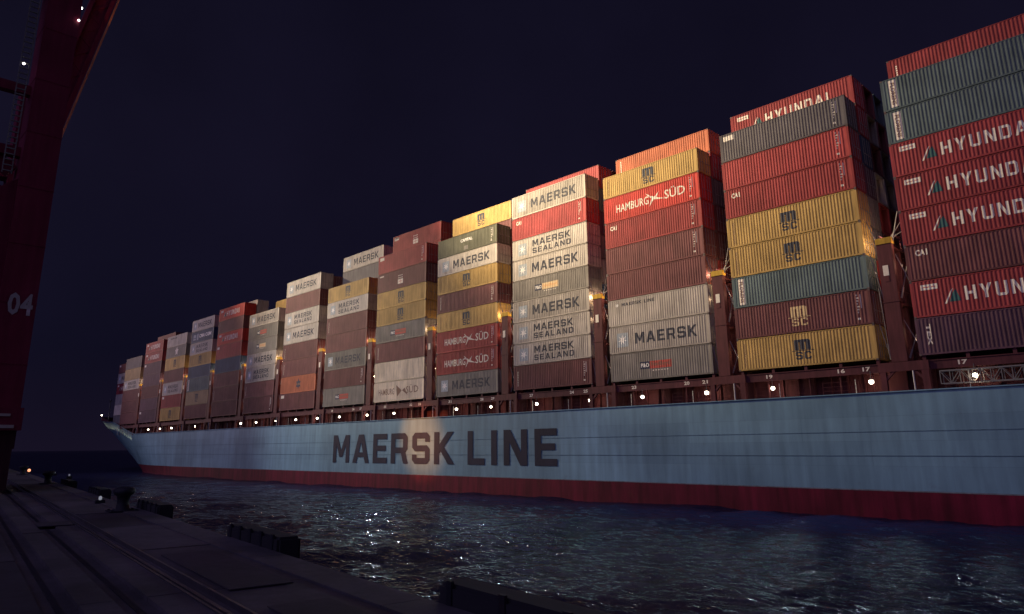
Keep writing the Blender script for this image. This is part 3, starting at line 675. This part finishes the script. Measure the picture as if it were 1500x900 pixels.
# lashing bridges between the bays
def make_bridge():
    e = empty('lashing_bridge', (0, 0, 0), parent=ship)
    b = MB(); b.box(0, 1.18, 61.33, 61.9, 11.75, 16.5); b.box(0.02, 1.16, 61.35, 61.88, 16.6, 21.35)
    b.box(-.05, 1.25, 61.3, 61.95, 16.5, 16.6); b.box(.35, .7, 61.325, 61.345, 18.2, 19.0)
    link('pillar', b.mesh('pillar', SHIPRED), e)
    b = MB(); b.box(-.02, 1.2, 61.3, 61.95, 21.35, 21.85); link('pillar_cap', b.mesh('pillar_cap', CAPY), e)
    b = MB(); b.box(.3, .72, 61.318, 61.33, 18.7, 19.55); b.box(.36, .66, 61.314, 61.32, 18.7, 18.9)
    link('number_plate', b.mesh('number_plate', WHT), e)
    b = MB(); b.box(-1.05, 2.6, 61.34, 61.7, 11.0, 11.72); b.box(-1.0, -.55, 61.35, 61.69, 9.2, 11.0); b.box(2.05, 2.55, 61.35, 61.69, 9.2, 11.0)
    b.beam((-.6, 61.5, 10.4), (.1, 61.5, 11.1), .2); b.beam((2.1, 61.5, 10.4), (1.4, 61.5, 11.1), .2)
    link('portal_frame', b.mesh('portal_frame', SHIPRED), e)
    for z in (11.7, 16.5, 21.2):
        b = MB(); b.box(.08, 1.1, 61.95, 116, z - .12, z - .02)
        for y in range(62, 80, 2):
            b.beam((.1, y, z), (.1, y, z + 1.05), .05); b.beam((1.08, y, z), (1.08, y, z + 1.05), .05)
        b.beam((.1, 62, z + 1.05), (.1, 80, z + 1.05), .05); b.beam((1.08, 62, z + 1.05), (1.08, 80, z + 1.05), .05)
        link('walkway', b.mesh('walkway', SHIPRED2), e)
    for k in range(1, 6):
        b = MB(); y = 61.41 + k * RP; b.box(.2, .98, y - .3, y + .05, 9.2, 21.3); link('inner_post', b.mesh('inner_post', SHIPRED2), e)
    rr = random.Random(2)
    for (x0, z0, x1, z1) in ((1.15, 21.9, 2.5, 23.6), (1.3, 21.9, 2.55, 22.4), (1.2, 21.6, 1.9, 23.9), (1.25, 12, 2.45, 14.9), (2.4, 12, 1.25, 15.0), (1.25, 16.8, 2.45, 20.7), (2.4, 16.8, 1.3, 20.4), (-.1, 12, -.62, 14.9), (-.05, 16.8, -.62, 20.8), (-.1, 21.9, -.6, 23.6), (-.15, 12, -.3, 17.8)):
        b = MB(); b.tube((x0, 61.75, z0), (x1, 61.6, z1), .035, 6); b.tube((x0, 61.75, z0), (x0 + (x1 - x0) * .22, 61.72, z0 + (z1 - z0) * .22), .07, 6)
        link('lashing_rod', b.mesh('lashing_rod', STEEL), e)
    for y, z in ((62.15, 21.05), (62.3, 16.2)):
        b = MB(); b.lathe((.55, y, z - .12), [(.05, 0), (.1, .04), (.1, .1), (.05, .14)], 8); link('bridge_lamp', b.mesh('bridge_lamp', BULBW), e)
    return e
br0 = make_bridge()
BRX = [x - 2.05 for x in BX[:13]]
def copy_tree(o, parent=None):
    c = o.copy(); COL.objects.link(c); c.parent = parent or o.parent
    for ch in o.children: copy_tree(ch, c)
    return c
bridge_lamp_power = 110
for i, x in enumerate(BRX):
    o = br0 if i == 0 else copy_tree(br0, ship)
    o.location = (x + OX, OY, OZ)
    for (dx, y, z, pw, rr) in ((.55, 62.6, 22.1, bridge_lamp_power * (1.0 if i == 0 else .6), .15), (1.85, 62.2, 19.6, bridge_lamp_power * .28, .1), (1.9, 62.4, 14.2, bridge_lamp_power * .10, .1), (-.36, 61.75, 21.7, 26, .07), (1.8, 61.75, 21.2, 22, .07), (1.95, 61.8, 13.4, 7, .05), (-.35, 61.8, 19.2, 6, .05), (1.9, 61.8, 17.2, 7, .05)):
        d = bpy.data.lights.new('lashing_lamp', 'POINT'); d.energy = pw; d.color = (1.0, .70, .46); d.shadow_soft_size = rr
        lo = bpy.data.objects.new('lashing_lamp', d); COL.objects.link(lo); lo.location = (x + dx, y, z)

# deck lamps along the side
LAMPX = [-14.16, -21.46, -29.81, -36.43, -43.82, -50.76, -58.78, -66.64, -73.28, -87.23, -94.18, -102.0, -108.9, -116.1, -123.5, -131.2, -137.75, -160.2, -173.85, -181, -189]
b = MB(); b.lathe((0, 0, -.15), [(.06, 0), (.15, .05), (.17, .14), (.15, .24), (.06, .3)], 12); LM = b.mesh('bulb', BULB)
b = MB(); b.lathe((0, 0, .14), [(.2, 0), (.2, .05), (.07, .12)], 12); b.tube((0, 0, .2), (0, 0, .85), .025, 6); b.tube((0, 0, .7), (0, .5, .8), .02, 6); LB = b.mesh('lamp_hood', GREYM)
for i, x in enumerate(LAMPX):
    e = empty('deck_lamp', (x + OX, 61.55 + OY, 10.34 + OZ), parent=ship)
    s = [1, 1.1, 1, 1.15, 1, 1, .95, .8, 1, .9, .85, .9, .9, .9, .5, .9, 1.1, .7, 1.1, .8, .9][i]
    o = link('bulb', LM, e); o.scale = (s, s, s); link('lamp_hood', LB, e)
    d = bpy.data.lights.new('deck_light', 'POINT'); d.energy = 30 * s; d.color = (1.0, .74, .52); d.shadow_soft_size = .12
    lo = bpy.data.objects.new('deck_light', d); COL.objects.link(lo); lo.location = (x, 62.05, 10.2)
    gp = [1.2, 2.6, 2.6, 1.2, .8, 1.0, 1.3, 1.6, 1.6, 2.2, 1.8, 1.3, 1.2, 1., .8, 1., 1., .8, .8, .6, .6][i]
    spot("deck_floodlight", (x, 60.95, 10.1), (x, 50, 5.5), 760 * gp, (.58, .78, 1.0), 125, .5, .12)
e = empty('bow_lamp', (-239.5 + OX, 64.6 + OY, 15.6 + OZ), parent=ship); o = link('bulb', LM, e); o.scale = (1.0,) * 3
b = MB(); b.tube((0, .1, -1.2), (0, .1, .3), .05); link('lamp_post', b.mesh('lamp_post', GREYM), e)
# added unseen spots under the flare, lighting a bright band on the bow
for x_, p_ in [(-202.5 - 2.1 * q, 24 if q % 3 else 36) for q in range(18)]:
    k_ = max(q for q in range(len(top) - 1) if top[q][0] >= x_); f_ = (x_ - top[k_][0]) / (top[k_ + 1][0] - top[k_][0])
    ty = top[k_][1] + (top[k_ + 1][1] - top[k_][1]) * f_; tz = top[k_][2] + (top[k_ + 1][2] - top[k_][2]) * f_
    spot("bow_band_spot", (x_, ty + .1, tz - 2.3), (x_, ty + .9, tz - .8), p_, (1.0, .66, .40), 130, .7, .06)

# stowed gangway under the first bay
b = MB(); x0, x1, zA, zB_ = -16.4, -4.5, 9.85, 10.8
for y in (61.36, 62.1):
    b.beam((x0, y, zA), (x1, y, zA), .07); b.beam((x0, y, zB_), (x1, y, zB_), .09)
    n = 18
    for k in range(n):
        xa = x0 + (x1 - x0) * k / n; xb = x0 + (x1 - x0) * (k + 1) / n
        b.beam((xa, y, zA), (xa, y, zB_), .05); b.beam((xa, y, zA if k % 2 else zB_), (xb, y, zB_ if k % 2 else zA), .045)
link('gangway', b.mesh('gangway', plain('gangway_alloy', (.20, .19, .18))), ship, (OX, OY, OZ))

# ================================================================== quay
QZ = 3.7
QA = math.atan2(-.1317, .9913)          # local x runs along the quay (away = -x), local y towards the water
def q_empty(name, s, t_, z=QZ, parent=None):
    return empty(name, (-11.8 + s * .9913 + t_ * .1317, 6.61 - s * .1317 + t_ * .9913, z), QA, parent)
quay = q_empty('quay', 0, 0); quay['kind'] = 'structure'
def qp(name, mb, mat, parent=quay): return link(name, mb.mesh(name, mat), parent)
b = MB(); b.box(-900, 400, -160, 0, -6.5, -.06)
qp('quay_wall', b, CONC)
b = MB(); b.box(-900, -70, -160, -.6, -.06, -.004); b.box(32, 400, -160, -.6, -.06, -.004); b.box(-70, 32, -160, -9.2, -.06, -.004); qp('quay_surface', b, ASPH)
# slabs between the rail slots, each its own block
# rails: double slot at t=-2.1 ; track grooves at t=-2.9 and -3.5
lanes = [(-.6, -1.92), (-2.28, -2.72), (-3.12, -3.52), (-3.92, -6.5), (-6.52, -9.2)]
rq = random.Random(5)
s = -70.0
while s < 32:
    L = 5.1
    for li, (a, c) in enumerate(lanes):
        b = MB(); dz = rq.uniform(-.008, .004)
        b.box(s + .015, s + L - .015, c, a, -.3, dz)
        qp('concrete_slab', b, ASPH if li >= 3 or (li == 0 and rq.random() < .15) else CONC)
    s += L
s = -70.0
while s < 32:
    b = MB(); b.box(s + .01, s + 2.54, -.59, .05, -.8, .012 + rq.uniform(0, .008)); qp('coping_stone', b, COPE); s += 2.55
for t_ in (-1.94, -2.26):
    b = MB(); b.box(-400, 60, t_ - .018, t_ + .018, -.2, .02); qp('slot_edging', b, RAILM)
b = MB(); b.box(-400, 60, -2.13, -2.07, -.2, -.03); qp('crane_rail', b, RAILM)
for t_ in (-2.92, -3.72):
    b = MB(); b.box(-400, 60, t_ - .04, t_ + .04, -.16, -.05); qp('track_rail', b, IRON)
# steel cover plates on the slabs
for s0, s1, a, c in ((-2.6, 1.7, -1.75, -.85), (-11.5, -10.2, -3.1, -2.3), (-9.5, -7.6, -5.9, -4.4), (3.1, 4.4, -1.7, -.9)):
    b = MB(); b.box(s0, s1, c + -.0 if c < a else a, a if c < a else c, .006, .022) if c < a else b.box(s0, s1, a, c, .006, .022)
    qp('cover_plate', b, ASPH)

# raised rubber fender blocks standing up at the edge
FL = ['black rubber fender block at the quay edge beside the bottom of the frame', 'long black fender block at the quay edge in mid foreground', 'black fender block on the quay edge just right of the bollard', 'small far black fender block on the quay edge left of the bollard', 'farthest black fender block on the dark quay edge']
for k, (s0, s1) in enumerate(((4.2, 9.2), (-4.9, -1.6), (-15.4, -12.1), (-27.0, -23.6), (-38.5, -35))):
    e = q_empty('fender_block', (s0 + s1) / 2, .06); L = (s1 - s0) / 2
    b = MB(); 
    b.box(-L, L, 0, .46, -3.2, .26)
    me = b.mesh('rubber_face', RUBBER); bm = bmesh.new(); bm.from_mesh(me); bmesh.ops.bevel(bm, geom=bm.edges[:], offset=.05, segments=2, affect='EDGES'); bm.to_mesh(me); bm.free()
    link('rubber_face', me, e)['kind'] = 'stuff'
    b = MB()
    for q in range(5): x = -L + .3 + q * (2 * L - .6) / 4; b.box(x - .06, x + .06, -.02, .02, -.3, .3)
    link('bracket', b.mesh('bracket', IRON), e)['kind'] = 'stuff'
    tag(e, FL[k], 'fender', 'fender blocks along the quay edge')
# bollards
def bollard(s_, t_, lab):
    e = q_empty('bollard', s_, t_)
    b = MB(); b.lathe((0, 0, 0), [(.34, 0), (.34, .05), (.2, .08), (.17, .3), (.2, .46), (.31, .54), (.33, .64), (.26, .72), (.1, .75)], 20)
    me = b.mesh('post', IRON)
    for pl in me.polygons: pl.use_smooth = True
    link('post', me, e)
    b = MB(); b.box(-.42, .42, -.42, .42, 0, .035)
    for i in (-.34, .34):
        for j in (-.34, .34): b.lathe((i, j, .035), [(.04, 0), (.04, .03)], 6)
    link('base_plate', b.mesh('base_plate', IRON), e)
    tag(e, lab, 'bollard', 'mooring bollards on the quay edge')
bollard(-14.2, -.55, 'squat dark mooring bollard on the quay edge, the nearest and largest one')
bollard(-39, -.55, 'small far mooring bollard on the quay beyond the nearest one')
bollard(-60, -.55, 'farthest mooring bollard on the quay near the small white lights')
# small lights along the far quay edge
for k, (x, y, mt, h, lab) in enumerate(((-87.9, 15.7, plain('quay_bulb', (.8, .8, .8), emis=(1, .9, .8), es=6), .1, 'small white light low on the far quay at the left border'), (-77.4, 15.6, BULBR, .1, 'small orange light on the far quay'),
        (-66.8, 15.2, plain('dim_bulb', (.5, .5, .5), emis=(.8, .8, 1), es=.10), .15, 'dim pale light on the far quay right of the orange one'), (-57.6, 14.0, MATS['dim_bulb'], .2, 'dim pale light on a dark box at the quay edge'), (-30.4, 8.5, plain('glint_bulb', (.3, .3, .3), emis=(.8, .85, 1), es=.25), .12, 'tiny white glint light just left of the nearest bollard'))):
    e = empty('quay_light', (x, y, QZ), QA)
    b = MB(); b.lathe((0, 0, h), [(.05, 0), (.12, .05), (.12, .18), (.05, .24)], 10) if k < 2 else b.lathe((0, 0, h), [(.03, 0), (.055, .03), (.055, .1), (.02, .14)], 8); link('bulb', b.mesh('bulb', mt), e)
    b = MB(); b.box(-.15, .15, -.15, .15, 0, h); link('base', b.mesh('base', IRON), e)
    tag(e, lab, 'light', 'small lights on the far quay')

# ================================================================== quay cranes
CB = plain('crane_bulb', (.8, .8, .8), emis=(1, .95, .9), es=7)
cr = empty('quay_crane', (-42.9, 6.95, QZ), 0)
tag(cr, 'towering dark red quay crane numbered 04, standing on the quay at the left', 'crane', 'quay cranes on the left')
def cp(name, mb, mat=CRANERED, parent=cr): return link(name, mb.mesh(name, mat), parent)
b = MB(); b.box(-.9, .9, -.79, .79, 3.9, 42)
for z in range(6, 42, 3): b.box(-.92, .92, -.81, .81, z, z + .05)
cp('leg', b)
b = MB(); b.box(-.75, .75, -14.5, -.80, 5.2, 13.3); b.quad((-.75, -.8, 13.3), (-.75, -3.2, 13.3), (-.75, -.8, 15.4)); b.quad((.75, -.8, 13.3), (.75, -.8, 15.4), (.75, -3.2, 13.3)); b.quad((-.75, -3.2, 13.3), (.75, -3.2, 13.3), (.75, -.8, 15.4), (-.75, -.8, 15.4))
cp('portal_beam', b)
b = MB(); b.box(-.9, .9, -16.2, -14.6, 3.9, 42); cp('leg', b)
b = MB(); b.box(-9, 1.5, -1.0, .83, 2.85, 3.9); b.box(-9, 1.2, -.9, .3, .9, 1.6); cp('sill_beam', b)
for (y0, z0, y1, z1) in ((-1, 16, -15, 27), (-1, 27.2, -15, 16), (-1, 28, -15, 39.5), (-1, 39, -15, 28)):
    b = MB(); b.beam((-.3, y0, z0), (-.3, y1, z1), .7, .55); cp('diagonal_brace', b)
for z in (17, 20.5, 27.7, 33.5):
    b = MB(); b.beam((.0, -.8, z), (0, -14.6, z), .5 if z != 27.7 else 1.0); cp('cross_beam', b)
b = MB()
for k in range(40): b.box(.92, 1.0, -1.55, -1.15, 15.6 + k * .3, 15.65 + k * .3)
b.beam((.96, -1.55, 15.5), (.96, -1.55, 27.6), .05); b.beam((.96, -1.15, 15.5), (.96, -1.15, 27.6), .05); cp('ladder', b, GREYM)
b = MB()
for k in range(4):
    x = -6.5 + k * 2.0
    b.box(x - .75, x + .75, -.9, .76, .9, 2.0)
for k in range(4): b.box(-6.9 + k * 2.0, -6.1 + k * 2.0, -.7, .7, 2.0, 2.85)
b.box(-1.2, 1.15, -.9, .72, 2.0, 2.85); b.box(.3, 1.25, -.8, .62, .1, 2.0)
cp('bogie', b, painted('bogie_paint', (.07, .02, .03)))
for k in range(8):
    b = MB(); x = -6.9 + k * .95 + (.0); b.tube((x, -.25, .42), (x, .05, .42), .4, 16); cp('wheel', b, IRON)
b = MB(); b.box(1.5, 1.56, -1.0, .5, 2.95, 3.1); b.box(1.5, 1.56, -1.0, .3, 3.5, 3.62); cp('bumper_stripe', b, plain('dull_white_paint', (.42, .36, .34)))
me = text_mesh('number_04', '04', .028, 1.05)
xs = [v.co.x for v in me.vertices]; ys = [v.co.y for v in me.vertices]
for v in me.vertices: v.co = (0, (v.co.x - min(xs)) / (max(xs) - min(xs)) * 1.06, (v.co.y - min(ys)) / (max(ys) - min(ys)) * 1.12)
b4 = link('number_04', me, cr, (.925, -.42, 8.4)); b4.active_material = plain('faded_white_number', (.42, .36, .37))
for p_ in ((.98, .73, 25.0), (.98, -1.4, 21.5)):
    b = MB(); b.lathe((p_[0], p_[1], p_[2]), [(.02, 0), (.055, .03), (.055, .08), (.02, .11)], 8); cp('crane_lamp', b, CB)

cr2 = empty('quay_crane', (-89, 13.2, QZ), 0)
tag(cr2, 'second dark red quay crane behind the first, its raised boom lit orange along one edge', 'crane', 'quay cranes on the left')
b = MB(); b.box(-1, 1, -1.3, .8, 4, 40); cp('leg', b, CRANERED, cr2)
b = MB(); b.box(-1, 1, -17.5, -15.8, 4, 40); cp('leg', b, CRANERED, cr2)
b = MB(); b.box(-.9, .9, -15.8, -1.3, 5, 7.5); b.box(-.9, .9, -15.8, -1.3, 30, 32); cp('cross_beam', b, CRANERED, cr2)
b = MB(); b.beam((0, -1.5, 9), (0, -15.6, 29), .9); b.beam((0, -1.5, 29), (0, -15.6, 9), .9); cp('diagonal_brace', b, CRANERED, cr2)
b = MB(); b.box(-5, 5, -17, 1, 2.4, 4); b.box(-4.5, 4.5, -1.2, .5, 0.1, 2.2); cp('bogie', b, IRON, cr2)
# boom: two girders, cross ties; right edge from (Y16.1,Z40.6) to (Y19.6,Z58.1) at X=-87
def BP(t_, off): return (2.0, 2.9 + .198 * (t_) + off, 36.9 + t_)   # local coordinates
def bpt(h, off, x=2.0): return (x, 2.88 + (h - 36.9) * .198 - off, h)
for x in (2.0, -3.5):
    b = MB(); b.beam(bpt(33, .3, x), bpt(80, .3, x), .5, .5); cp('boom_chord', b, CRANERED, cr2)
b = MB(); b.beam(bpt(33, 2.3, 2.0), bpt(80, 2.3, 2.0), .45, .9); cp('boom_girder', b, CRANERED, cr2)
for k in range(14):
    b = MB(); h = 34 + k * 3.2
    b.beam(bpt(h, .3), bpt(h + 1.6, 2.3), .22); b.beam(bpt(h + 1.6, 2.3), bpt(h + 3.2, .3), .22); b.beam(bpt(h, .3, 2), bpt(h, .3, -3.5), .22); cp('boom_lattice', b, CRANERED, cr2)
b = MB(); h0, h1 = 33, 80
b.quad((2.05, bpt(h0, .3)[1], h0), (2.05, bpt(h1, .3)[1], h1), (2.05, bpt(h1, 2.2)[1], h1), (2.05, bpt(h0, 2.2)[1], h0)); cp('boom_web', b, CRANERED, cr2)
b = MB(); b.beam(bpt(34, -.12, 2.25), bpt(80, -.12, 2.25), .20, .20); cp('boom_lit_edge', b, painted('lit_edge_orange', (.75, .30, .15)), cr2)  # strip for the lit boom edge, orange light put into its colour
for h in (44.5, 49.5, 54.8):
    pass
spot("boom_light", (-85.2, 20.6, 51.0), (-86.6, 19.2, 56.0), 260, (1.0, .45, .2), 34, .8, .1)
b = MB(); b.lathe((4.2, 2.4, 50.2), [(.05, 0), (.14, .08), (.14, .2), (.05, .28)], 8); cp('crane_lamp', b, CB, cr2)

# ================================================================== water
NA = 1100; rad = [3.0]
while rad[-1] < 420: rad.append(rad[-1] + max(.12, rad[-1] * .0085))
while rad[-1] < 16000: rad.append(rad[-1] * 1.15)
rw = random.Random(21); waves = []
for k in range(46):
    lam = 1.1 * (1.085 ** k) ; 
    if lam > 18: lam = rw.uniform(2, 9)
    th = R_(128) + rw.gauss(0, .65)
    waves.append((2 * math.pi / lam * math.cos(th), 2 * math.pi / lam * math.sin(th), rw.uniform(0, 6.28), .0048 * lam ** .85, lam))
import numpy as np
A0, A1 = R_(40), R_(200)
ang = np.linspace(A0, A1, NA); rr = np.array(rad)
RR, AA = np.meshgrid(rr, ang, indexing='ij'); Xw = RR * np.cos(AA); Yw = RR * np.sin(AA)
Zw = np.zeros_like(Xw)
dr = np.gradient(rr)[:, None] * np.ones_like(Xw); cell = np.maximum(dr, RR * (ang[1] - ang[0]))
for kx, ky, ph, am, lam in waves:
    fade = np.clip((lam / cell - 2.2) / 3, 0, 1); s_ = np.sin(kx * Xw + ky * Yw + ph)
    Zw += am * fade * (1 - 2 * np.abs(s_) ** 1.4 if (lam < 5) else s_) * .9
vv = np.stack([Xw.ravel(), Yw.ravel(), Zw.ravel()], 1)
nr = len(rr); idx = np.arange(nr * NA).reshape(nr, NA)
q = np.stack([idx[:-1, :-1], idx[1:, :-1], idx[1:, 1:], idx[:-1, 1:]], -1).reshape(-1, 4)
me = bpy.data.meshes.new('water'); me.vertices.add(len(vv)); me.vertices.foreach_set('co', vv.ravel().astype('f'))
me.loops.add(q.size); me.loops.foreach_set('vertex_index', q.ravel().astype('i')); me.polygons.add(len(q))
me.polygons.foreach_set('loop_start', (np.arange(len(q)) * 4).astype('i')); me.polygons.foreach_set('use_smooth', np.ones(len(q), bool))
me.update(); me.validate(); me.materials.append(WATER)
w = bpy.data.objects.new('water', me); COL.objects.link(w); w['kind'] = 'structure'
# the rest of the harbour, flat and out of view, behind and beside the camera
b = MB(); pts = [(0, 0)]
b.v.append((0, 0, 0)); n = 40
for i in range(n + 1):
    a = A1 + (2 * math.pi - (A1 - A0)) * i / n; b.v.append((16000 * math.cos(a), 16000 * math.sin(a), 0))
for i in range(n): b.f.append((0, i + 1, i + 2))
o = link('harbour_water', b.mesh('harbour_water', WATER)); o['kind'] = 'structure'
